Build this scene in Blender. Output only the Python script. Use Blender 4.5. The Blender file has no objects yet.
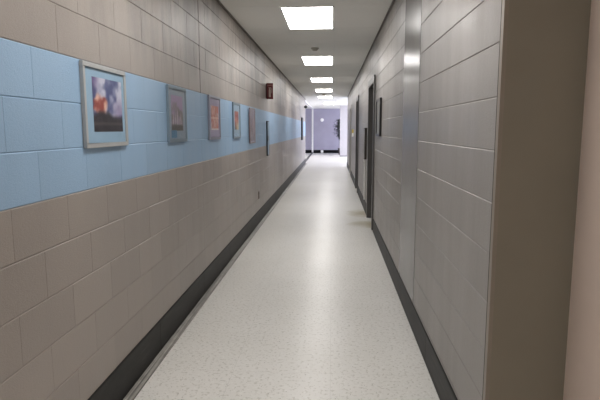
import bpy, bmesh, math, random
from mathutils import Vector, Matrix
random.seed(4)
S = bpy.context.scene
COL = S.collection
XL, XR, HC = -1.168, 0.626, 2.80      # corridor walls, ceiling height
C8 = 0.2032                            # one block course
YB, YLE, YRE, YF = -4.0, 23.0, 21.4, 33.2   # rear end, ends of left / right wall, far wall

# ------------------------------------------------------------------ materials
def lin(c):
    return tuple(((v/12.92) if v <= 0.04045 else ((v+0.055)/1.055)**2.4) for v in c)
def rgb(r, g, b):
    return lin((r/255., g/255., b/255.)) + (1,)

class NT:
    def __init__(s, name):
        s.m = bpy.data.materials.new(name); s.m.use_nodes = True
        s.t = s.m.node_tree; s.n = s.t.nodes; s.l = s.t.links
        s.b = s.n['Principled BSDF']; s.out = s.n['Material Output']
    def new(s, typ, **kw):
        nd = s.n.new(typ)
        for k, v in kw.items():
            if k.startswith('_'): setattr(nd, k[1:], v)
            else: nd.inputs[k.replace('__', ' ')].default_value = v
        return nd
    def link(s, a, b): s.l.new(a, b)
    def pos(s, scale=(1,1,1)):
        g = s.new('ShaderNodeNewGeometry')
        mp = s.new('ShaderNodeMapping'); mp.inputs['Scale'].default_value = scale
        s.link(g.outputs['Position'], mp.inputs['Vector']); return mp.outputs[0]
    def noise(s, vec, scale, detail=3, rough=0.55):
        nd = s.new('ShaderNodeTexNoise', Scale=scale, Detail=detail, Roughness=rough)
        s.link(vec, nd.inputs['Vector']); return nd.outputs['Fac']
    def ramp(s, fac, stops):
        r = s.new('ShaderNodeValToRGB'); e = r.color_ramp.elements
        e[0].position, e[0].color = stops[0]; e[1].position, e[1].color = stops[1]
        for p, c in stops[2:]:
            q = e.new(p); q.color = c
        s.link(fac, r.inputs[0]); return r.outputs[0]
    def mapr(s, fac, a, b, c, d):
        r = s.new('ShaderNodeMapRange'); r.inputs[1].default_value=a; r.inputs[2].default_value=b
        r.inputs[3].default_value=c; r.inputs[4].default_value=d
        s.link(fac, r.inputs[0]); return r.outputs[0]
    def mix(s, fac, a, b, mode='MIX'):
        m = s.new('ShaderNodeMix'); m.data_type='RGBA'; m.blend_type=mode
        if isinstance(fac, (int, float)): m.inputs[0].default_value = fac
        else: s.link(fac, m.inputs[0])
        for i, v in ((6,a),(7,b)):
            if isinstance(v, tuple): m.inputs[i].default_value = v
            else: s.link(v, m.inputs[i])
        return m.outputs[2]
    def bump(s, h, strength, dist):
        b = s.new('ShaderNodeBump', Strength=strength, Distance=dist)
        s.link(h, b.inputs['Height']); s.link(b.outputs[0], s.b.inputs['Normal']); return b
    def math(s, op, a, b=None):
        m = s.new('ShaderNodeMath', _operation=op)
        for i, v in ((0,a),(1,b)):
            if v is None: continue
            if isinstance(v, (int, float)): m.inputs[i].default_value = v
            else: s.link(v, m.inputs[i])
        return m.outputs[0]

def simple(name, col, rough=0.5, metal=0.0, vary=0.06, scale=9.0, spec=0.5, bump=0.0):
    t = NT(name); t.b.inputs['Roughness'].default_value = rough; t.b.inputs['Metallic'].default_value = metal
    t.b.inputs['Specular IOR Level'].default_value = spec
    f = t.noise(t.pos(), scale)
    d = tuple(v*(1-vary) for v in col[:3])+(1,); u = tuple(min(1, v*(1+vary)) for v in col[:3])+(1,)
    t.link(t.ramp(f, [(0.3,d),(0.7,u)]), t.b.inputs['Base Color'])
    if bump:
        t.bump(t.noise(t.pos(), 160.0), 0.4, bump)
    return t.m

def block_paint(name, col, rough=0.36, dirt=0.10, stain_gloss=False):
    t = NT(name)
    p = t.pos()
    big = t.noise(t.pos((1,0.9,0.35)), 2.3, 4)             # vertical roller streaks
    streak = t.noise(t.pos((1,9,0.9)), 1.0, 3)
    fine = t.noise(p, 60, 3)
    pits = t.noise(p, 190, 2, 0.6)
    d = tuple(v*(1-dirt) for v in col[:3])+(1,); u = tuple(v*(1+dirt*0.5) for v in col[:3])+(1,)
    c = t.ramp(big, [(0.32,d),(0.66,u)])
    c = t.mix(0.18, c, t.ramp(streak, [(0.35,d),(0.65,u)]))
    g = t.new('ShaderNodeNewGeometry'); sx = t.new('ShaderNodeSeparateXYZ'); t.link(g.outputs['Position'], sx.inputs[0])
    if stain_gloss:      # upper courses: upright ragged grey streaks, stains plus gloss reflections painted into the colour
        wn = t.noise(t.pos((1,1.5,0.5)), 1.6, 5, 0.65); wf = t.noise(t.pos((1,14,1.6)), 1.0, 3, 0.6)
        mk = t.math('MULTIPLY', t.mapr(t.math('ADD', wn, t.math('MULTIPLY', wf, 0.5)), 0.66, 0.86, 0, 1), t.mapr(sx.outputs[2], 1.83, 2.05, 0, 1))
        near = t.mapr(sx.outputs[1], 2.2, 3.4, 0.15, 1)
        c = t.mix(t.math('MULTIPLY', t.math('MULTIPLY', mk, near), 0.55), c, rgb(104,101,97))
    at = t.new('ShaderNodeAttribute', _attribute_name='tone')
    c = t.mix(1.0, c, t.ramp(at.outputs['Fac'], [(0.0, (0.94,0.94,0.94,1)), (1.0, (1.04,1.04,1.04,1))]), 'MULTIPLY')
    t.link(c, t.b.inputs['Base Color'])
    t.link(t.mapr(t.math('ADD', big, t.math('MULTIPLY', streak, 0.7)), 0.6, 1.1, rough-0.07, rough+0.12), t.b.inputs['Roughness'])
    h = t.math('ADD', t.math('MULTIPLY', fine, 0.8), t.math('MULTIPLY', t.mapr(pits, 0.42, 0.62, 0, 1), 0.35))
    t.bump(h, 0.55, 0.0022)
    return t.m

M = {}
M['taupe'] = block_paint('taupe_block_paint', rgb(162,154,147), stain_gloss=True)
M['grey_r'] = block_paint('grey_block_paint', rgb(153,148,143), dirt=0.07)
M['blue'] = block_paint('blue_block_paint', rgb(156,187,216), 0.38, 0.07)
M['pilaster'] = simple('smooth_grey_gloss_paint', rgb(132,129,126), 0.25, vary=0.08, scale=3, spec=0.18)
M['jamb'] = simple('brown_grey_enamel', rgb(136,129,115), 0.5, vary=0.04, scale=4)
M['jamb_edge'] = simple('worn_frame_edge', rgb(142,132,120), 0.4, vary=0.05, scale=12)
M['cream'] = simple('cream_wall_paint', rgb(224,204,190), 0.5, vary=0.03, scale=5)
M['caulk'] = simple('dark_caulk', rgb(60,55,50), 0.8)
M['frame_dark'] = simple('dark_grey_door_frame', rgb(84,82,80), 0.38, vary=0.05)
M['frame_pale'] = simple('pale_grey_door_frame', rgb(170,166,160), 0.35, vary=0.05)
M['door'] = simple('grey_door_paint', rgb(120,117,114), 0.35, vary=0.05)
M['steel'] = simple('brushed_steel', rgb(190,190,190), 0.3, 1.0)
M['black'] = simple('black_plastic', rgb(24,24,26), 0.4)
M['black_frame'] = simple('black_picture_frame', rgb(26,26,27), 0.35)
M['alu'] = simple('silver_grey_frame', rgb(176,178,178), 0.38, 0.05, vary=0.05, scale=20)
M['bluegrey_frame'] = simple('blue_grey_frame', rgb(124,140,152), 0.38, 0.15, vary=0.05, scale=20)
M['pale_frame'] = simple('pale_lilac_frame', rgb(150,152,166), 0.4, 0.15, vary=0.05, scale=20)
M['mat_blue'] = simple('pale_blue_mat_board', rgb(150,182,206), 0.7, vary=0.03)
M['mat_grey'] = simple('grey_blue_mat_board', rgb(138,154,170), 0.7, vary=0.03)
M['mat_lilac'] = simple('lilac_mat_board', rgb(165,158,186), 0.7, vary=0.03)
M['white'] = simple('white_plastic', rgb(244,243,240), 0.4, vary=0.03)
M['white_paint'] = simple('white_wall_paint', rgb(222,220,222), 0.55, vary=0.03)
M['lav'] = simple('lavender_wall_paint', rgb(162,158,176), 0.55, vary=0.05, scale=2.0)
M['red'] = simple('red_sign_enamel', rgb(104,24,28), 0.4, vary=0.12, scale=30)
M['sign_pale'] = simple('faded_sign_white', rgb(206,182,172), 0.5, vary=0.06, scale=40)
M['yellow'] = simple('yellow_sign', rgb(206,184,92), 0.5)
M['brown'] = simple('brown_plastic', rgb(96,76,60), 0.45)
M['cab_dark'] = simple('dark_steel_cabinet', rgb(38,42,48), 0.4)
M['cab_front'] = simple('grey_blue_cabinet_front', rgb(130,160,180), 0.35)
M['cab_grey'] = simple('grey_cabinet_front', rgb(150,146,140), 0.35)
M['det'] = simple('aged_detector_plastic', rgb(176,172,160), 0.5)
M['pot'] = simple('dark_clay_pot', rgb(70,62,60), 0.6)
M['bark'] = simple('brown_bark', rgb(70,60,52), 0.8, vary=0.2, scale=40)
M['leaf'] = simple('dark_green_leaf', rgb(34,48,40), 0.5, vary=0.35, scale=30)
M['soil'] = simple('potting_soil', rgb(40,34,30), 0.9, vary=0.3, scale=60, bump=0.01)
M['grid'] = simple('ceiling_grid_metal', rgb(236,235,230), 0.6, vary=0.02)
M['trough'] = simple('white_enamel_trough', rgb(200,198,192), 0.4, vary=0.02)
M['angle'] = simple('painted_shadow_wall_angle', rgb(104,98,92), 0.5, vary=0.05)

def mk_rubber():
    t = NT('black_rubber_base')
    f = t.noise(t.pos((1,1.2,6)), 3.0, 4); s = t.noise(t.pos((40,3,40)), 1.0, 4)
    c = t.ramp(f, [(0.3, rgb(22,22,21)), (0.75, rgb(40,39,38))])
    c = t.mix(t.mapr(s, 0.58, 0.75, 0, 0.45), c, rgb(80,78,75))
    t.link(c, t.b.inputs['Base Color']); t.b.inputs['Roughness'].default_value = 0.5; t.b.inputs['Specular IOR Level'].default_value = 0.3
    t.bump(f, 0.3, 0.004); return t.m
M['rubber'] = mk_rubber()

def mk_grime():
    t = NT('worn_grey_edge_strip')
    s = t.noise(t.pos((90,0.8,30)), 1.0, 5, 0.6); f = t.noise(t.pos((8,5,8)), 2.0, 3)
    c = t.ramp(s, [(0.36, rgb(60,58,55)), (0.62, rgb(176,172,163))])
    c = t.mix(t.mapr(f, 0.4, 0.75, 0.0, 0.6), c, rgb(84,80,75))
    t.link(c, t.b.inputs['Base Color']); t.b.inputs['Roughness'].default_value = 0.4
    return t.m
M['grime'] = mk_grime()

def mk_floor():
    t = NT('speckled_vinyl_floor')
    p = t.pos()
    base = t.ramp(t.noise(p, 1.3, 4), [(0.3, rgb(228,226,220)), (0.7, rgb(235,233,228))])
    chip = t.noise(p, 46, 2, 0.5)
    base = t.mix(t.mapr(chip, 0.56, 0.64, 0, 0.55), base, rgb(190,187,176))
    chip2 = t.noise(t.pos((1.3,1,1)), 62, 1, 0.5)
    base = t.mix(t.mapr(chip2, 0.68, 0.75, 0, 0.7), base, rgb(140,134,122))
    chip3 = t.noise(t.pos((1,1.2,1)), 40, 2, 0.5)
    base = t.mix(t.mapr(chip3, 0.60, 0.66, 0, 0.6), base, rgb(242,241,236))
    # faint tile seams (0.305 m)
    br = t.new('ShaderNodeTexBrick', _offset=0.0, Scale=1.0); br.inputs['Mortar Size'].default_value = 0.0015
    br.inputs['Brick Width'].default_value = 0.61; br.inputs['Row Height'].default_value = 0.61
    t.link(p, br.inputs['Vector'])
    base = t.mix(t.math('MULTIPLY', br.outputs['Fac'], 0.25), base, rgb(160,156,146))
    # brown tracked-in stain at the first doorway
    g = t.new('ShaderNodeNewGeometry'); sx = t.new('ShaderNodeSeparateXYZ'); t.link(g.outputs['Position'], sx.inputs[0])
    dx = t.math('DIVIDE', t.math('SUBTRACT', sx.outputs[0], 0.66), 0.42)
    w = t.noise(p, 3.5, 4)
    def blob(yc, ry):
        dy = t.math('DIVIDE', t.math('SUBTRACT', sx.outputs[1], yc), ry)
        r2 = t.math('ADD', t.math('MULTIPLY', dx, dx), t.math('MULTIPLY', dy, dy))
        return t.mapr(t.math('ADD', r2, t.math('MULTIPLY', t.math('SUBTRACT', w, 0.5), 1.6)), 0.05, 1.1, 0.75, 0.0)
    st = t.math('MAXIMUM', blob(8.2, 0.32), blob(9.3, 0.45))
    base = t.mix(st, base, rgb(168,156,116))
    t.link(base, t.b.inputs['Base Color'])
    t.link(t.mapr(t.noise(p, 3.0, 3), 0.3, 0.7, 0.29, 0.33), t.b.inputs['Roughness'])
    t.b.inputs['Specular IOR Level'].default_value = 0.36
    t.bump(t.noise(p, 9.0, 1), 0.05, 0.002)
    return t.m
M['floor'] = mk_floor()

def mk_ceiling():
    t = NT('mineral_fibre_ceiling_tile')
    p = t.pos(); f = t.noise(p, 130, 3); v = t.noise(p, 0.9, 3)
    c = t.ramp(v, [(0.3, rgb(236,235,230)), (0.7, rgb(242,241,236))])
    c = t.mix(t.mapr(f, 0.60, 0.70, 0, 0.35), c, rgb(130,126,118))
    t.link(c, t.b.inputs['Base Color']); t.b.inputs['Roughness'].default_value = 0.85
    t.bump(f, 0.3, 0.002); return t.m
M['tile'] = mk_ceiling()

def emit(name, col, strength):
    t = NT(name); t.b.inputs['Base Color'].default_value = (0.8,0.8,0.8,1)
    f = t.noise(t.pos(), 160.0, 1)
    t.link(t.mix(t.mapr(f, 0.3, 0.7, 0, 0.12), col, tuple(v*0.85 for v in col[:3])+(1,)), t.b.inputs['Emission Color'])
    t.b.inputs['Emission Strength'].default_value = strength
    return t.m
LAMP = 9.0
M['lamp'] = emit('lit_prismatic_diffuser', (1.0, 0.97, 0.945, 1), LAMP)
M['lamp'].cycles.emission_sampling='FRONT'

def mk_glass(name, tint=(1,1,1,1), rough=0.02):
    t = NT(name); t.n.remove(t.b)
    tr = t.new('ShaderNodeBsdfTransparent'); tr.inputs[0].default_value = tint
    gl = t.new('ShaderNodeBsdfGlossy', Roughness=rough); gl.inputs[0].default_value = (1,1,1,1)
    lw = t.new('ShaderNodeLayerWeight', Blend=0.5)      # same reflectance from either side of the pane
    fr = t.new('ShaderNodeMath', _operation='POWER'); t.link(lw.outputs['Facing'], fr.inputs[0]); fr.inputs[1].default_value = 6.0
    fr2 = t.new('ShaderNodeMath', _operation='MULTIPLY_ADD'); t.link(fr.outputs[0], fr2.inputs[0]); fr2.inputs[1].default_value = 0.6; fr2.inputs[2].default_value = 0.02
    fr = fr2
    nb = t.noise(t.pos(), 6.0, 1); bp = t.new('ShaderNodeBump', Strength=0.03, Distance=0.002)
    t.link(nb, bp.inputs['Height']); t.link(bp.outputs[0], gl.inputs['Normal'])
    mx = t.new('ShaderNodeMixShader'); t.link(fr.outputs[0], mx.inputs[0])
    t.link(tr.outputs[0], mx.inputs[1]); t.link(gl.outputs[0], mx.inputs[2]); t.link(mx.outputs[0], t.out.inputs[0])
    return t.m
M['glass'] = mk_glass('clear_pane')
M['pic_glass'] = mk_glass('picture_pane', rough=0.12)

def mk_print():
    t = NT('art_print_ink')
    a = t.new('ShaderNodeVertexColor', _layer_name='ink')
    f = t.noise(t.pos(), 220, 2)
    t.link(t.mix(t.mapr(f, 0.4, 0.7, 0.0, 0.12), a.outputs[0], (0.02,0.02,0.02,1)), t.b.inputs['Base Color'])
    t.b.inputs['Roughness'].default_value = 0.5; return t.m
M['print'] = mk_print()

# ------------------------------------------------------------------ mesh helpers
class MB:
    def __init__(s): s.v=[]; s.f=[]; s.mi=[]; s.tone=[]
    def face(s, pts, mi=0):
        i=len(s.v); s.v += [tuple(p) for p in pts]; s.f.append(tuple(range(i,i+len(pts)))); s.mi.append(mi)
    def box(s, x0,x1,y0,y1,z0,z1, mi=0):
        if x0>x1: x0,x1=x1,x0
        if y0>y1: y0,y1=y1,y0
        if z0>z1: z0,z1=z1,z0
        i=len(s.v)
        s.v += [(x0,y0,z0),(x1,y0,z0),(x1,y1,z0),(x0,y1,z0),(x0,y0,z1),(x1,y0,z1),(x1,y1,z1),(x0,y1,z1)]
        for f in ((0,3,2,1),(4,5,6,7),(0,1,5,4),(1,2,6,5),(2,3,7,6),(3,0,4,7)):
            s.f.append(tuple(i+k for k in f)); s.mi.append(mi)
    def lathe(s, c, prof, axis='z', n=24, mi=0):
        # prof: (radius, height) pairs
        i=len(s.v)
        for r,h in prof:
            for k in range(n):
                a=2*math.pi*k/n; p,q=r*math.cos(a), r*math.sin(a)
                d={'z':(p,q,h),'x':(h,p,q),'y':(q,h,p)}[axis]
                s.v.append((c[0]+d[0],c[1]+d[1],c[2]+d[2]))
        for j in range(len(prof)-1):
            for k in range(n):
                a=i+j*n+k; b=i+j*n+(k+1)%n
                s.f.append((a,b,b+n,a+n)); s.mi.append(mi)
        s.f.append(tuple(i+k for k in reversed(range(n)))); s.mi.append(mi)
        s.f.append(tuple(i+(len(prof)-1)*n+k for k in range(n))); s.mi.append(mi)
    def tube(s, pts, r0, r1, n=8, mi=0):
        i=len(s.v); m=len(pts)
        for j,p in enumerate(pts):
            p=Vector(p); t=(Vector(pts[min(j+1,m-1)])-Vector(pts[max(j-1,0)])).normalized()
            a=t.orthogonal().normalized(); b=t.cross(a); r=r0+(r1-r0)*j/(m-1)
            for k in range(n):
                g=2*math.pi*k/n; s.v.append(tuple(p+a*r*math.cos(g)+b*r*math.sin(g)))
        for j in range(m-1):
            for k in range(n):
                a=i+j*n+k; b=i+j*n+(k+1)%n; s.f.append((a,b,b+n,a+n)); s.mi.append(mi)
        s.f.append(tuple(i+k for k in reversed(range(n)))); s.mi.append(mi)
        s.f.append(tuple(i+(m-1)*n+k for k in range(n))); s.mi.append(mi)
    def prism(s, prof, y0, y1, mi=0):
        # prof: (x,z) outline extruded along y
        i=len(s.v); n=len(prof)
        s.v += [(x,y0,z) for x,z in prof]+[(x,y1,z) for x,z in prof]
        for k in range(n):
            s.f.append((i+k,i+(k+1)%n,i+n+(k+1)%n,i+n+k)); s.mi.append(mi)
        s.f.append(tuple(i+k for k in reversed(range(n)))); s.mi.append(mi)
        s.f.append(tuple(i+n+k for k in range(n))); s.mi.append(mi)
    def build(s, name, mats, parent=None, bevel=0.0, smooth=False, fix=True, loc=None):
        mats = mats if isinstance(mats, (list,tuple)) else [mats]
        me = bpy.data.meshes.new(name)
        org = Vector(loc) if loc is not None else (WL(parent) if parent else Vector((0,0,0)))
        me.from_pydata([tuple(Vector(v)-org) for v in s.v], [], s.f)
        for m in mats: me.materials.append(m)
        for p,k in zip(me.polygons, s.mi): p.material_index = k
        bm = bmesh.new(); bm.from_mesh(me)
        if fix: bmesh.ops.recalc_face_normals(bm, faces=bm.faces)
        if bevel:
            bmesh.ops.remove_doubles(bm, verts=bm.verts, dist=1e-5)
            es=[e for e in bm.edges if len(e.link_faces)==2 and e.calc_face_angle(0)>0.6]
            bmesh.ops.bevel(bm, geom=es, offset=bevel, segments=2, affect='EDGES', profile=0.6, clamp_overlap=True)
        bm.to_mesh(me); bm.free()
        if smooth:
            for p in me.polygons: p.use_smooth=True
        o = bpy.data.objects.new(name, me); COL.objects.link(o)
        if parent:
            o.parent = parent; o.location = (0,0,0)
        else: o.location = org
        return o
def WL(o):
    v = Vector((0,0,0))
    while o is not None: v = v + Vector(o.location); o = o.parent
    return v
def tag(o, label, cat, group=None):
    o['label']=label; o['category']=cat
    if group: o['group']=group
    return o
def thing(name, loc, label, cat, group=None):
    o=bpy.data.objects.new(name, None); o.empty_display_size=0.1; COL.objects.link(o); o.location=loc
    return tag(o,label,cat,group)
def struct(o, label=None):
    o['kind']='structure'
    if label: o['label']=label
    return o

# ------------------------------------------------------------------ block walls
def clip(a, b, holes):
    segs=[(a,b)]
    for h0,h1 in holes:
        nxt=[]
        for s0,s1 in segs:
            if h1<=s0 or h0>=s1: nxt.append((s0,s1)); continue
            if h0>s0+1e-4: nxt.append((s0,h0))
            if h1<s1-1e-4: nxt.append((h1,s1))
        segs=nxt
    return segs
def block_wall(name, X, n, y0, y1, ph_even, ph_odd, openings, band, mats, thick=0.2, controls=(), GV=0.0012):
    """openings: (ya, yb, top); block faces with V joints, solid core behind"""
    mb=MB(); JH,JV,G=0.0042,0.0020,0.0036
    rows=int(HC/C8)+1
    def P(d,y,z): return (X+n*d,y,z)
    tone=[0.5]
    def quad(pts, mi):
        mb.tone.append(tone[0])
        mb.face(pts if n>0 else pts[::-1], mi)
    for r in range(rows):
        z0,z1=r*C8, min((r+1)*C8, HC)
        mi = 1 if (band and band[0]<=r<=band[1]) else 0
        ph = ph_even if r%2==0 else ph_odd
        k0=math.floor((y0-ph)/0.4064); k=k0
        holes=[(a,b) for a,b,t in openings if t>z0+0.01]
        while ph+k*0.4064 < y1:
            a=max(y0,ph+k*0.4064); b=min(y1,ph+(k+1)*0.4064); k+=1
            cuts=[a]+[c for c in controls if a+0.01<c<b-0.01]+[b]
            for a2,b2 in zip(cuts[:-1],cuts[1:]):
                for u0,u1 in clip(a2,b2,holes):
                    if u1-u0<0.008: continue
                    jl = JV; jr = JV
                    o=[P(-G,u0,z0),P(-G,u1,z0),P(-G,u1,z1),P(-G,u0,z1)]
                    e=random.uniform(-0.0006,0.0006); tone[0]=random.random()
                    i=[P(e,u0+jl,z0+JH),P(e,u1-jr,z0+JH),P(e,u1-jr,z1-JH),P(e,u0+jl,z1-JH)]
                    quad(i,mi)
                    gl=[P(e-GV,u0,z0+JH),P(e-GV,u0,z1-JH)]; gr=[P(e-GV,u1,z0+JH),P(e-GV,u1,z1-JH)]
                    quad([o[0],o[1],gr[0],i[1],i[0],gl[0]],mi); quad([o[2],o[3],gl[1],i[3],i[2],gr[1]],mi)
                    quad([gl[0],i[0],i[3],gl[1]],mi); quad([i[1],gr[0],gr[1],i[2]],mi)
    # core
    ys=sorted(set([y0,y1]+[v for a,b,t in openings for v in (a,b)]))
    for a,b in zip(ys[:-1],ys[1:]):
        t=max([tt for aa,bb,tt in openings if aa<=a+1e-4 and bb>=b-1e-4]+[0])
        if t<HC-0.01:
            mb.box(X-n*(G+0.0004), X-n*thick, a, b, t, HC, 0)
    o=mb.build(name, mats, fix=False)
    at=o.data.attributes.new('tone','FLOAT','FACE')
    for k in range(len(o.data.polygons)): at.data[k].value = mb.tone[k] if k < len(mb.tone) else 0.5
    return struct(o)

DOORS=[(7.75,8.87),(12.35,13.35),(17.1,18.1)]
HEAD=11*C8
PIL=(3.84,4.68)
YEDGE=2.045
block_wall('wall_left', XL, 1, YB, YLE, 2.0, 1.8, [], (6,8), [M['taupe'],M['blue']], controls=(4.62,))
block_wall('wall_right', XR, -1, YEDGE, YRE, 2.25, 2.45,
           [(a,b,HEAD) for a,b in DOORS]+[(PIL[0],PIL[1],3.0)], None, [M['grey_r']], GV=0.0003)
mb=MB(); mb.box(XL-0.003, XL+0.0008, 4.612, 4.626, 9*C8, HC-0.02); struct(mb.build('trim_5', M['caulk']), 'dark control joint in the upper left wall')
# smooth pilaster flush in the right wall
mb=MB(); mb.box(XR-0.002, XR+0.2, PIL[0]+0.004, PIL[1]-0.004, 0, HC)
struct(mb.build('wall_pilaster', M['pilaster'], bevel=0.004), 'smooth glossy grey strip in the right block wall')

# steel jamb closing the right wall, then the cream wall of the alcove the camera stands in
mb=MB(); mb.box(XR-0.003, XR+0.33, 2.0, YEDGE-0.016, 0, HC)
mb.box(XR-0.0035, XR+0.012, 1.9985, YEDGE-0.016, 0, HC, 1)
mb.box(XR-0.001, XR+0.2, YEDGE-0.016, YEDGE, 0, HC, 2)
struct(mb.build('trim_1', [M['jamb'],M['jamb_edge'],M['caulk']]), 'broad brown-grey jamb at the near end of the right wall')
XA=0.927
mb=MB(); mb.box(XA, XA+0.2, YB, 2.0, 0, HC)
struct(mb.build('wall_alcove', M['cream']))
mb=MB(); mb.box(XL-0.2, XA+0.2, YB-0.2, YB, 0, HC)
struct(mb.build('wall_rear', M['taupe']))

# ------------------------------------------------------------------ lobby shell
LX0, LX1 = -7.0, 4.5
mb=MB(); mb.box(LX0-0.2, LX1+0.2, YF, YF+0.2, 0, HC); struct(mb.build('wall_far', M['lav']), 'lavender wall at the far end of the corridor')
mb=MB(); mb.box(LX0, XL-0.2, YLE-0.2, YLE, 0, HC); struct(mb.build('wall_lobby_left', M['lav']))
mb=MB(); mb.box(LX0-0.2, LX0, YLE-0.2, YF, 0, HC); struct(mb.build('wall_lobby_side', M['lav']))
mb=MB(); mb.box(XR+0.2, LX1+0.2, YRE-0.2, YRE, 0, HC); struct(mb.build('wall_lobby_right', M['white_paint']))
# stub wall, white, beside the plant
mb=MB(); mb.box(0.445, 1.25, 29.0, 29.35, 0, HC); struct(mb.build('wall_stub', simple('off_white_wall_paint', rgb(186,183,188), 0.55, vary=0.03), bevel=0.006), 'white stub wall in front of the plant')
mb=MB(); mb.box(0.437, 1.258, 28.992, 29.358, 0, 0.06); struct(mb.build('baseboard_stub', simple('grey_stub_base', rgb(150,150,156), 0.5)))
# window wall on the right of the lobby (out of sight, lets the daylight in)
WINS=[(22.6,25.6),(26.0,28.8),(29.7,32.6)]
mb=MB(); ys=[YRE]+[v for w in WINS for v in w]+[YF]
for i in range(0,len(ys),2): mb.box(LX1, LX1+0.2, ys[i], ys[i+1], 0, HC)
for a,b in WINS:
    mb.box(LX1, LX1+0.2, a, b, 0, 0.35); mb.box(LX1, LX1+0.2, a, b, 2.5, HC)
struct(mb.build('wall_window_side', M['white_paint']))
for i,(a,b) in enumerate(WINS):
    w=bpy.data.objects.new('window_%d'%(i+2), None); COL.objects.link(w); w.location=(LX1+0.1,a,0.35); struct(w)
    f=MB()
    for y in (a,(a+b)/2-0.025,b-0.05): f.box(LX1+0.07, LX1+0.13, y, y+0.05, 0.35, 2.5)
    f.box(LX1+0.07, LX1+0.13, a+0.05, b-0.05, 0.35, 0.40); f.box(LX1+0.07, LX1+0.13, a+0.05, b-0.05, 2.45, 2.5)
    f.build('window_frame', M['steel'], w)
    g=MB(); g.box(LX1+0.097, LX1+0.103, a+0.05, b-0.05, 0.40, 2.45); g.build('pane', M['glass'], w)

# glazed partition that carries the line of the left wall on to the far wall
w1=bpy.data.objects.new('window_1', None); COL.objects.link(w1); w1.location=(XL-0.03,YLE,0); struct(w1,'glazed partition beyond the left wall')
g=MB(); g.box(XL-0.09, XL-0.03, YLE, YF-0.14, 0, 0.07); g.build('bottom_rail', M['black'], w1)
g=MB(); g.box(XL-0.065, XL-0.055, YLE, YF-0.14, 0.07, HC-0.06); g.build('pane', M['glass'], w1)
g=MB(); g.box(XL-0.09, XL-0.03, YLE, YF-0.14, HC-0.06, HC); g.build('top_rail', M['white_paint'], w1)
g=MB(); g.box(XL-0.085, XL-0.005, YF-0.14, YF-0.06, 0, HC); g.build('white_post', M['white'], w1)

# floor and ceiling
mb=MB(); mb.box(LX0-0.2, LX1+0.2, YB-0.2, YF+0.2, -0.12, 0.0); struct(mb.build('floor', M['floor']))
TL, TX0, TY0 = 1.25, 0.03, 5.72-0.03-1.25*12
mb=MB(); mb.box(LX0-0.2, LX1+0.2, YB-0.2, YF+0.2, HC, HC+0.2, 0)
yy=TY0
while yy<YF:
    if yy>YB:
        x0,x1=(XL,XA) if yy<2.0 else ((XL,XR) if yy<YRE else (LX0,LX1))
        mb.box(x0,x1, yy-0.009, yy+0.009, HC-0.0012, HC+0.001, 1)
    yy+=TL
xx=TX0-0.61*11
while xx<LX1:
    a = YB if XL<xx<XA else YLE
    if XL<xx<XR or xx<XL or xx>XR:
        if XR<=xx<=XA: b=1.98
        else: b=YF
        mb.box(xx-0.009, xx+0.009, a, b, HC-0.0014, HC+0.001, 1)
    xx+=0.61
struct(mb.build('ceiling', [M['tile'],M['grid']]))
# wall angles, dark grey painted in for the shadow line under the ceiling
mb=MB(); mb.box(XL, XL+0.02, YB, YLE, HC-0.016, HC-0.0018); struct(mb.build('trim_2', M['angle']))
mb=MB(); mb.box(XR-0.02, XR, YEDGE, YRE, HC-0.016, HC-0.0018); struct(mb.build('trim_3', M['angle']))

# ------------------------------------------------------------------ baseboards
def base_prof(X, n, h):
    return [(X-n*0.0035,0),(X+n*0.013,0),(X+n*0.0125,0.004),(X+n*0.010,0.012),(X+n*0.008,0.03),(X+n*0.008,h-0.008),(X+n*0.005,h),(X-n*0.0035,h)]
mb=MB(); y=YB
while y<YLE:
    mb.prism(base_prof(XL,1,0.217), y, min(YLE,y+1.216)); y+=1.22
struct(mb.build('baseboard_left', M['rubber']))
mb=MB()
for a,b in ((YEDGE,7.64),(8.98,12.24),(13.46,16.99),(18.21,YRE)):
    y=a
    while y<b-0.01:
        mb.prism(base_prof(XR,-1,0.186), y, min(b,y+1.216)); y+=1.22
struct(mb.build('baseboard_right', M['rubber']))
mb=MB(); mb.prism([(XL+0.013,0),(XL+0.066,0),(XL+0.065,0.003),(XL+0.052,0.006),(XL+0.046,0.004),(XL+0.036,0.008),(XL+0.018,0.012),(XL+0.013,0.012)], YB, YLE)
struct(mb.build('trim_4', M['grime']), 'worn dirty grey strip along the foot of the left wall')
mb=MB(); mb.box(LX0, 0.3+LX1-0.3, YF-0.012, YF, 0, 0.2); struct(mb.build('baseboard_far', simple('black_vinyl_base', rgb(10,10,14), 0.6, spec=0.2)))

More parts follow.
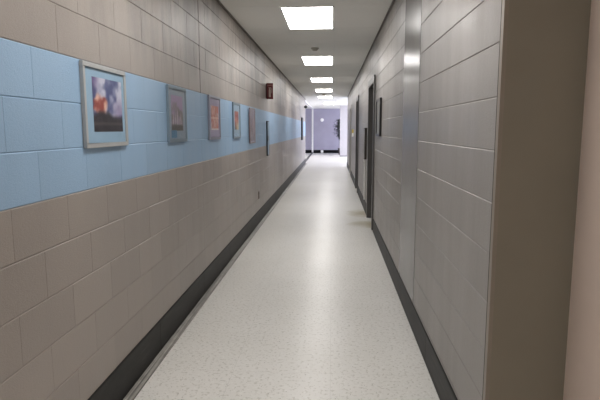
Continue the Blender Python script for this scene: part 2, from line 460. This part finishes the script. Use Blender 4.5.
# ------------------------------------------------------------------ doors of the right wall
def door(i, a, b, fm, leafm, kick=False):
    root=bpy.data.objects.new('door_%d'%i, None); COL.objects.link(root); root.location=(XR,a,0); struct(root)
    fr=MB(); fw=0.05; x0,x1=XR-0.022, XR+0.198
    for y0,y1 in ((a,a+fw),(b-fw,b)):
        fr.box(x0,x1,y0,y1,0,HEAD)
    fr.box(x0,x1,a+fw,b-fw,HEAD-fw,HEAD)
    for y0,y1 in ((a-0.05,a),(b,b+0.05)):
        fr.box(x0,XR-0.003,y0,y1,0,HEAD+0.05)
    fr.box(x0,XR-0.003,a,b,HEAD,HEAD+0.05)
    for y0,y1 in ((a+fw,a+fw+0.016),(b-fw-0.016,b-fw)):
        fr.box(XR+0.085,XR+0.11,y0,y1,0,HEAD-fw)
    fr.build('door_frame', fm, root)
    lf=MB(); lf.box(XR+0.112,XR+0.156,a+fw+0.003,b-fw-0.003,0.008,HEAD-fw-0.003)
    leaf=lf.build('door_leaf', leafm, root, bevel=0.002)
    h=MB(); yh=a+fw+0.07
    h.lathe((XR+0.112,yh,1.0), [(0.032,0),(0.032,-0.006),(0.011,-0.008),(0.011,-0.045)], 'x', 20)
    h.tube([(XR+0.068,yh,1.0),(XR+0.066,yh+0.03,1.0),(XR+0.068,yh+0.12,1.0)], 0.010, 0.008, 10)
    h.build('door_handle', M['steel'], root, smooth=True)
    for zz in (0.3,1.1,1.9):
        hg=MB(); hg.lathe((XR+0.108,b-fw-0.006,zz), [(0.007,-0.05),(0.007,0.05)], 'z', 12); hg.build('hinge', M['steel'], root, smooth=True)
door(1, *DOORS[0], M['frame_dark'], M['door'])
door(2, *DOORS[1], M['frame_dark'], M['door'])
door(3, *DOORS[2], M['frame_pale'], M['door'])

# ------------------------------------------------------------------ framed pictures (left wall)
def lerp(a,b,t): return tuple(a[i]+(b[i]-a[i])*t for i in range(3))
def vn(x,y,s=0):       # smooth value noise
    def h(i,j): 
        v=math.sin(i*127.1+j*311.7+s*74.7)*43758.5453; return v-math.floor(v)
    i,j=math.floor(x),math.floor(y); u,v=x-i,y-j; u=u*u*(3-2*u); v=v*v*(3-2*v)
    return (h(i,j)*(1-u)+h(i+1,j)*u)*(1-v)+(h(i,j+1)*(1-u)+h(i+1,j+1)*u)*v
def fb(x,y,s=0): return (vn(x,y,s)+0.5*vn(2*x,2*y,s+1)+0.25*vn(4*x,4*y,s+2))/1.75
def sm(a,b,x):
    t=max(0,min(1,(x-a)/(b-a))); return t*t*(3-2*t)
def art_cloud(u,v):            # storm clouds, glowing red mass left, dark ground
    c=lerp((74,84,132),(206,208,226),sm(0.32,0.66,fb(u*4,v*4,3)))
    c=lerp(c,(70,50,110),0.8*sm(0.3,0.0,u)*sm(0.6,1,v))
    c=lerp(c,(120,100,150),0.5*sm(0.5,0.9,u)*sm(0.75,0.4,v))
    d=math.hypot((u-0.24)/0.26,(v-0.5)/0.24)+0.7*(fb(u*7,v*7,9)-0.5)
    c=lerp(c,lerp((150,66,60),(232,186,166),sm(0.3,0.62,fb(u*7,v*6,5))),sm(1.0,0.6,d))
    g=0.30+0.05*math.sin(u*5)+0.1*(fb(u*6,1.0,7)-0.5)
    c=lerp(c,lerp((26,26,34),(62,56,66),fb(u*8,v*9,2)),sm(g+0.08,g-0.05,v))
    if 0.13<v<0.17: c=lerp(c,(92,84,84),0.6)
    return c
def art_spires(u,v):           # pale pointed towers against a dusky violet sky
    c=lerp((112,104,104),(150,128,166),sm(0.3,0.75,fb(u*2.5,v*4,4)+0.25*v-0.15*u))
    for x,hh,w in ((0.18,0.52,0.05),(0.36,0.50,0.05),(0.52,0.62,0.055),(0.66,0.46,0.05),(0.82,0.55,0.05)):
        if v<hh and abs(u-x)<w*min(1,(hh-v)/0.22+0.08): c=lerp((196,184,192),(140,124,134),sm(-w,w,u-x))
    c=lerp(c,(62,58,56),sm(0.20,0.12,v+0.1*(fb(u*9,v*9,1)-0.5)))
    return c
def art_figures(u,v):          # red upright strokes on rose white
    c=lerp((240,214,200),(222,150,130),sm(0.35,0.7,fb(u*3,v*5,6)))
    for k in range(6):
        x=0.08+k*0.165+0.03*math.sin(v*9+k)
        w=0.045*(0.4+1.0*fb(k*3.1,v*5,8))
        c=lerp(c,(176,38,36) if k%2 else (150,60,48),0.95*sm(w,w*0.55,abs(u-x))*sm(0.04,0.1,v))
    if v<0.08: c=(226,216,214)
    if 0.46<v<0.53: c=lerp(c,(238,206,188),0.7)
    return c
def art_red(u,v):
    c=lerp((150,60,62),(196,120,96),sm(0.3,0.7,fb(u*3,v*4,11)))
    c=lerp(c,(206,184,140),sm(0.55,0.2,v)*sm(0.1,0.6,u))
    c=lerp(c,(78,72,58),sm(0.3,0.05,v)*0.8*sm(0.7,0.2,u))
    return c
def art_mauve(u,v):
    c=lerp((120,98,100),(166,136,134),sm(0.3,0.7,fb(u*2.5,v*3,14)))
    c=lerp(c,(138,120,140),sm(0.6,1,v)); return lerp(c,(98,86,90),sm(0.3,0,v))
def picture(y0,y1,z0,z1, fm, matm, pr, art, label, depth=0.018, fw=0.022, extra=None):
    ky=lambda y: y*0.985
    kz=lambda z: 1.505+(z-1.505)*0.985
    y0,y1,z0,z1=y0,ky(y1),kz(z0)-0.001,kz(z1)+0.003; pr=(ky(pr[0])+0.01,ky(pr[1]),kz(pr[2]),kz(pr[3]))
    if extra: extra=(ky(extra[0]),ky(extra[1]),kz(extra[2]),kz(extra[3]))
    root=thing('framed_picture',(XL,(y0+y1)/2,z0),label,'picture','framed pictures on the blue band')
    f=MB()
    # moulding with a stepped section: outer bars + inner lip
    def ring(a0,a1,b0,b1,w,d0,d1):
        f.box(XL+d0,XL+d1,a0,a1,b0,b0+w); f.box(XL+d0,XL+d1,a0,a1,b1-w,b1)
        f.box(XL+d0,XL+d1,a0,a0+w,b0+w,b1-w); f.box(XL+d0,XL+d1,a1-w,a1,b0+w,b1-w)
    ring(y0,y1,z0,z1,fw,0.001,depth)
    f.build('frame', fm, root, bevel=0.0025)
    m=MB(); m.box(XL+0.002,XL+depth-0.007,y0+fw,y1-fw,z0+fw,z1-fw); m.build('mat_board', matm, root)
    a0,a1,b0,b1=pr; NU,NV=46,36; p=MB(); d=XL+depth-0.0064
    for j in range(NV+1):
        for i in range(NU+1): p.v.append((d,a0+(a1-a0)*i/NU,b0+(b1-b0)*j/NV))
    for j in range(NV):
        for i in range(NU):
            k=j*(NU+1)+i; p.f.append((k,k+1,k+NU+2,k+NU+1)); p.mi.append(0)
    o=p.build('art_print', M['print'], root, fix=False)
    ca=o.data.color_attributes.new('ink','FLOAT_COLOR','POINT')
    for j in range(NV+1):
        for i in range(NU+1):
            c=art(i/NU,j/NV); ca.data[j*(NU+1)+i].color = lin(tuple(v/255. for v in c))+(1,)
    if extra:
        e=MB(); e.box(d-0.001,d+0.0006,*extra); e.build('mat_patch', simple('deep_blue_mat_patch', rgb(70,122,156),0.6), root)
    g=MB(); g.box(XL+depth-0.0045,XL+depth-0.003,y0+fw,y1-fw,z0+fw,z1-fw); g.build('pane', M['pic_glass'], root)
    return root
picture(2.385,2.93,1.417,1.826, M['alu'], M['mat_blue'], (2.51,2.875,1.495,1.765), art_cloud,
        'silver framed picture of storm clouds over a glowing red mass, nearest on the left wall')
picture(3.645,4.16,1.412,1.823, M['bluegrey_frame'], M['mat_grey'], (3.765,4.07,1.497,1.758), art_spires,
        'framed picture of pale spires under a violet sky, second along the left wall', extra=(3.77,3.90,1.445,1.50))
picture(4.88,5.44,1.406,1.833, M['pale_frame'], M['mat_lilac'], (5.03,5.36,1.50,1.738), art_figures,
        'framed picture of upright red strokes on a lilac mat, third along the left wall')
picture(6.08,6.64,1.395,1.825, M['bluegrey_frame'], M['mat_blue'], (6.26,6.53,1.503,1.726), art_red,
        'framed picture with a small red and tan print in a wide pale blue mat')
picture(7.32,7.93,1.303,1.813, simple('rose_grey_frame', rgb(150,140,144),0.38,0.15), M['mat_lilac'], (7.35,7.90,1.335,1.785), art_mauve,
        'framed picture filled by a dull mauve print, farthest of the five pictures')

# ------------------------------------------------------------------ left wall fittings
# fire extinguisher cabinet: dark sides, lighter front
c=thing('wall_cabinet',(XL,9.4,1.035),'dark sided shallow wall cabinet below the red sign on the left wall','cabinet')
b=MB(); ya,yb,za,zb=9.25,9.47,1.035,1.655; D=0.024
b.box(XL-0.001,XL+D,ya,ya+0.014,za,zb); b.box(XL-0.001,XL+D,yb-0.014,yb,za,zb)
b.box(XL+0.001,XL+D,ya+0.014,yb-0.014,za,za+0.014); b.box(XL+0.001,XL+D,ya+0.014,yb-0.014,zb-0.014,zb)
b.box(XL+0.001,XL+0.006,ya+0.014,yb-0.014,za+0.014,zb-0.014)
b.build('body', M['cab_dark'], c, bevel=0.001)
b=MB(); b.box(XL+D-0.012,XL+D-0.002,ya+0.016,yb-0.016,za+0.016,zb-0.016); dr=b.build('door', M['cab_front'], c, bevel=0.002)
b=MB(); b.box(XL+D-0.002,XL+D+0.012,ya+0.03,ya+0.042,1.30,1.40); b.build('handle', M['steel'], dr, bevel=0.002)
# red sign projecting from the wall
c=thing('fire_sign',(XL,9.26,2.035),'red sign with a pale extinguisher figure projecting high from the left wall','sign')
b=MB(); b.box(XL+0.012,XL+0.128,9.255,9.265,2.035,2.312); b.build('plate', M['red'], c, bevel=0.002)
b=MB(); b.box(XL+0.001,XL+0.012,9.245,9.275,2.05,2.30); b.build('bracket', M['black'], c)
xs=XL+0.070
b=MB()
b.box(xs-0.017,xs+0.017,9.2535,9.2548,2.072,2.20); b.box(xs-0.010,xs+0.010,9.2535,9.2548,2.20,2.222)
b.box(xs-0.022,xs+0.024,9.2535,9.2548,2.226,2.236); b.tube([(xs+0.022,9.254,2.232),(xs+0.034,9.254,2.20),(xs+0.032,9.254,2.14)],0.004,0.004,6)
b.build('extinguisher_figure', M['sign_pale'], c)
b=MB(); b.box(XL+0.024,XL+0.116,9.2535,9.2548,2.262,2.285); b.build('pale_band', simple('faded_band',rgb(160,104,100),0.5), c)
# brown outlet low on the wall
c=thing('wall_outlet',(XL,8.2,0.40),'brown electrical outlet low on the left wall above the black base','outlet')
b=MB(); b.box(XL,XL+0.007,8.165,8.24,0.40,0.52); pl=b.build('cover_plate', M['brown'], c, bevel=0.002)
for zz in (0.435,0.485):
    b=MB(); b.lathe((XL+0.007,8.2025,zz),[(0.017,0),(0.016,0.002)],'x',16); b.build('socket', M['black'], c)
# tall dark case far along the left wall
c=thing('wall_case',(XL,20.0,1.1),'tall narrow dark wall case near the far end of the left wall','case')
b=MB(); ya,yb,za,zb=19.85,20.35,1.10,1.95
b.box(XL+0.001,XL+0.05,ya,ya+0.02,za,zb); b.box(XL+0.001,XL+0.05,yb-0.02,yb,za,zb); b.box(XL+0.001,XL+0.05,ya,yb,za,za+0.02); b.box(XL+0.001,XL+0.05,ya,yb,zb-0.02,zb)
b.build('frame', M['cab_dark'], c)
b=MB(); b.box(XL+0.002,XL+0.04,ya+0.02,yb-0.02,za+0.02,zb-0.02); b.build('panel', simple('grey_case_panel', rgb(120,118,122), 0.5), c)
# camera
c=thing('security_camera',(XL,21.9,2.43),'small black camera high at the far end of the left wall','camera')
b=MB(); b.lathe((XL,21.9,2.43),[(0.035,0.0),(0.035,0.012),(0.014,0.016),(0.014,0.05)],'x',16); b.build('mount', M['black'], c)
b=MB(); b.lathe((XL+0.07,21.9,2.43),[(0.05,-0.10),(0.062,-0.085),(0.066,-0.02),(0.066,0.07),(0.05,0.08)],'y',20); b.build('body', M['black'], c, smooth=False)
b=MB(); b.lathe((XL+0.07,21.798,2.43),[(0.03,0.0),(0.032,-0.006),(0.016,-0.010)],'y',16); b.build('lens', M['cab_dark'], c)

# ------------------------------------------------------------------ right wall fittings
def framed(name, y0,y1,z0,z1, D, fm, pm, label, cat, fw=0.022, pname='panel'):
    c=thing(name,(XR,(y0+y1)/2,z0),label,cat)
    f=MB()
    f.box(XR-D,XR-0.001,y0,y1,z0,z0+fw); f.box(XR-D,XR-0.001,y0,y1,z1-fw,z1)
    f.box(XR-D,XR-0.001,y0,y0+fw,z0+fw,z1-fw); f.box(XR-D,XR-0.001,y1-fw,y1,z0+fw,z1-fw)
    f.build('frame', fm, c, bevel=0.002)
    p=MB(); p.box(XR-D+0.012,XR-0.002,y0+fw,y1-fw,z0+fw,z1-fw); p.build(pname, pm, c)
    return c
c=framed('framed_notice',6.66,7.22,1.415,1.90,0.028,M['black_frame'],simple('grey_notice_paper',rgb(140,138,134),0.5),
       'black framed grey notice on the right wall just before the first door','notice',0.03,'paper')
c=thing('wall_cabinet',(XR,9.5,0.965),'dark sided shallow wall cabinet on the right wall between the first two doors','cabinet')
b=MB(); ya,yb,za,zb=9.40,9.68,0.965,1.53; D=0.042
b.box(XR-D,XR-0.001,ya,ya+0.014,za,zb); b.box(XR-D,XR-0.001,yb-0.014,yb,za,zb); b.box(XR-D,XR-0.001,ya+0.014,yb-0.014,za,za+0.014); b.box(XR-D,XR-0.001,ya+0.014,yb-0.014,zb-0.014,zb)
b.box(XR-0.006,XR-0.001,ya+0.014,yb-0.014,za+0.014,zb-0.014)
b.build('body', simple('dark_bronze_cabinet',rgb(52,46,40),0.4), c)
b=MB(); b.box(XR-D+0.002,XR-D+0.012,ya+0.016,yb-0.016,za+0.016,zb-0.016); b.build('door', M['cab_grey'], c)
c=thing('wall_conduit',(XR,9.75,0.19),'pale narrow raceway running down the right wall below the shallow cabinet','conduit')
b=MB(); b.box(XR-0.022,XR-0.0005,9.74,9.775,0.19,0.90); b.build('channel', M['white'], c, bevel=0.002)
b=MB(); b.box(XR-0.030,XR-0.0005,9.72,9.795,0.90,1.01); b.build('box', M['white'], c, bevel=0.003)
c=thing('projecting_sign',(XR,14.9,1.29),'small yellow and white sign sticking out of the right wall past the second door','sign')
b=MB(); b.box(XR-0.06,XR-0.012,14.896,14.904,1.40,1.50); b.build('yellow_plate', M['yellow'], c)
b=MB(); b.box(XR-0.06,XR-0.012,14.896,14.904,1.30,1.40); b.build('white_plate', M['white'], c)
b=MB(); b.box(XR-0.012,XR-0.0005,14.885,14.915,1.30,1.50); b.build('bracket', M['steel'], c)

# ------------------------------------------------------------------ far wall fittings, plant
c=thing('wall_disc',(-0.63,YF,2.09),'small round white fitting on the lavender far wall','wall fitting')
b=MB(); b.lathe((-0.63,YF,2.09),[(0.11,0.0),(0.11,-0.02),(0.09,-0.03)],'y',28); b.build('rim', M['white'], c)
b=MB(); b.lathe((-0.63,YF-0.03,2.09),[(0.068,0.0),(0.05,-0.008)],'y',28); b.build('face', M['white'], c)
c=thing('floor_outlet_cover',(-0.62,YF-0.012,0.02),'white cover plate set in the black base of the far wall','outlet')
b=MB(); b.box(-0.70,-0.54,YF-0.022,YF-0.012,0.03,0.18); b.build('cover_plate', M['white'], c, bevel=0.003)
b=MB(); b.lathe((-0.62,YF-0.022,0.105),[(0.02,0),(0.018,-0.003)],'y',16); b.build('socket', M['det'], c)

px,py=0.58,31.0
c=thing('potted_tree',(px,py,0),'dark leafy potted tree half hidden by the white stub wall','plant')
b=MB(); b.lathe((px,py,0),[(0.15,0.0),(0.17,0.02),(0.21,0.34),(0.225,0.35),(0.225,0.39),(0.20,0.39),(0.195,0.36)],'z',28); b.build('pot', M['pot'], c, smooth=False)
b=MB(); b.lathe((px,py,0.345),[(0.19,0),(0.12,0.02),(0.03,0.03)],'z',20); b.build('soil', M['soil'], c)
b=MB(); b.tube([(px,py,0.36),(px-0.02,py,0.8),(px+0.01,py+0.02,1.2),(px,py,1.6),(px-0.02,py,1.95)],0.022,0.008)
b.tube([(px-0.02,py,0.9),(px-0.13,py,1.2),(px-0.24,py-0.05,1.45)],0.01,0.005); b.tube([(px,py,1.3),(px-0.15,py,1.6),(px-0.25,py,1.85)],0.009,0.004); b.tube([(px,py,1.1),(px+0.2,py,1.5),(px+0.3,py,1.75)],0.01,0.004)
b.build('trunk', M['bark'], c, smooth=True)
b=MB()
rl=random.Random(11)
for k in range(1100):
    zc=rl.uniform(0.95,2.12); rad=0.46*math.sqrt(max(0.02,1-((zc-1.62)/0.62)**2))
    a=rl.uniform(0,2*math.pi); rr=rad*rl.random()**0.8*(0.75+0.35*math.sin(a*5+zc*9))
    p=Vector((px+rr*math.cos(a),py+rr*math.sin(a),zc))
    dirv=Vector((math.cos(a)+rl.uniform(-.5,.5),math.sin(a)+rl.uniform(-.5,.5),rl.uniform(-0.9,0.4))).normalized()
    side=dirv.cross(Vector((0,0,1))).normalized(); up=side.cross(dirv); L=rl.uniform(0.12,0.22); W=L*0.22
    pts=[p, p+dirv*L*0.35+side*W-up*0.006, p+dirv*L*0.75+side*W*0.6-up*0.012, p+dirv*L-up*0.03, p+dirv*L*0.75-side*W*0.6-up*0.012, p+dirv*L*0.35-side*W-up*0.006]
    m1=p+dirv*L*0.4+up*0.008; i=len(b.v); b.v+= [tuple(q) for q in pts]+[tuple(m1)]
    for q in range(6): b.f.append((i+q,i+(q+1)%6,i+6)); b.mi.append(0)
b.build('foliage', M['leaf'], c, fix=False)

# ------------------------------------------------------------------ ceiling lights
def troffer(xc, y0, label, power=True):
    W,Ln=0.575,1.25
    root=thing('ceiling_light',(xc,y0+Ln/2,HC),label,'ceiling light','recessed ceiling lights')
    x0,x1,y1=xc-0.285,xc+0.29,y0+Ln-0.02
    y0=y0+0.0
    f=MB(); z0,z1=HC-0.012,HC-0.0018; w=0.015
    f.box(x0,x1,y0,y0+w,z0,z1); f.box(x0,x1,y1-w,y1,z0,z1); f.box(x0,x0+w,y0+w,y1-w,z0,z1); f.box(x1-w,x1,y0+w,y1-w,z0,z1)
    f.build('frame', M['trough'], root, bevel=0.001)
    d=MB(); d.box(x0+w,x1-w,y0+w,y1-w,HC-0.0095,HC-0.0018); d.build('diffuser', M['lamp'] if power else M['tile'], root)
    return root
ORD=['nearest','second','third','fourth','fifth']
YL=[5.70,9.50,13.42,17.10,20.72]
for o,y in zip(ORD,YL):
    troffer(-0.276, y, 'lit rectangular ceiling panel, the %s of the row down the corridor ceiling'%o)
troffer(-0.13, 25.9, 'lit rectangular ceiling panel beyond the corridor, set right of the row')
tb=troffer(-0.276, 1.95, 'lit rectangular ceiling panel overhead, just out of the picture')
# unseen lights in the lobby and behind the camera, added to set light levels
troffer(-0.276, -1.85, 'unseen lit rectangular ceiling panel behind the viewpoint')
troffer(-3.4, 28.0, 'unseen lit rectangular ceiling panel added over the left of the lobby')
troffer(2.4, 27.0, 'unseen lit rectangular ceiling panel added over the right of the lobby')
def detector(x,y,label,r):
    c=thing('smoke_detector',(x,y,HC),label,'smoke detector')
    b=MB(); b.lathe((x,y,HC),[(r,-0.0018),(r,-0.016),(r*0.9,-0.022)],'z',28); b.build('base', M['det'], c)
    b=MB(); b.lathe((x,y,HC-0.022),[(r*0.72,0),(r*0.7,-0.014),(r*0.45,-0.026)],'z',28); b.build('sensor_head', M['det'], c)
detector(-0.28,8.55,'small round grey detector on the ceiling between the first two light panels',0.062)
detector(-0.31,19.6,'small round grey detector on the ceiling before the fifth light panel',0.06)

# ------------------------------------------------------------------ daylight
W=bpy.data.worlds.new('World'); S.world=W; W.use_nodes=True; nt=W.node_tree
bg=nt.nodes['Background']; sky=nt.nodes.new('ShaderNodeTexSky'); sky.sky_type='PREETHAM' if 'PREETHAM' in [i.identifier for i in sky.bl_rna.properties['sky_type'].enum_items] else 'NISHITA'
nt.links.new(sky.outputs[0], bg.inputs[0]); bg.inputs[1].default_value=0.1; W.cycles.sampling_method='NONE'
for a,b in WINS:      # daylight entering each lobby window
    l=bpy.data.lights.new('window_daylight','AREA'); l.shape='RECTANGLE'; l.size=2.1; l.size_y=b-a-0.1
    l.energy=130; l.color=(0.76,0.80,1.0)
    o=bpy.data.objects.new('window_daylight',l); COL.objects.link(o); o.location=(LX1+0.35,(a+b)/2,1.45)
    o.rotation_euler=(0,math.radians(90),0)
l=bpy.data.lights.new('low_sun','SPOT'); l.energy=9000; l.shadow_soft_size=0.12; l.color=(1,0.97,0.95); l.spot_size=math.radians(30); l.spot_blend=0.1
o=bpy.data.objects.new('low_sun',l); COL.objects.link(o); o.location=(14.5,35.6,6.3)
o.rotation_euler=Vector((-0.82,-0.36,-0.36)).to_track_quat('-Z','Y').to_euler()

# ------------------------------------------------------------------ camera
f,yaw,pitch,roll=517.76,0.0613096,0.135625,-0.00191943
cy,sy=math.cos(yaw),math.sin(yaw); cp,sp=math.cos(pitch),math.sin(pitch)
f0=Vector((-sy,cy,0)); r=Vector((cy,sy,0)); u0=Vector((0,0,1))
d=f0*cp-u0*sp; u=u0*cp+f0*sp; cr,sr=math.cos(roll),math.sin(roll)
R_=r*cr+u*sr; U_=u*cr-r*sr
cam=bpy.data.cameras.new('camera'); cam.sensor_width=36; cam.lens=f*36/600; cam.clip_start=0.05
co=bpy.data.objects.new('camera',cam); COL.objects.link(co)
m=Matrix(((R_.x,U_.x,-d.x,0),(R_.y,U_.y,-d.y,0),(R_.z,U_.z,-d.z,1.50538),(0,0,0,1)))
co.matrix_world=m
S.camera=co
v=S.view_settings; S.display_settings.display_device='sRGB'
v.view_transform='Standard'; v.look='None'; v.gamma=1; v.use_curve_mapping=False; v.exposure=0.58
S.cycles.use_denoising=True; S.cycles.use_adaptive_sampling=False; S.cycles.max_bounces=10; S.cycles.diffuse_bounces=6
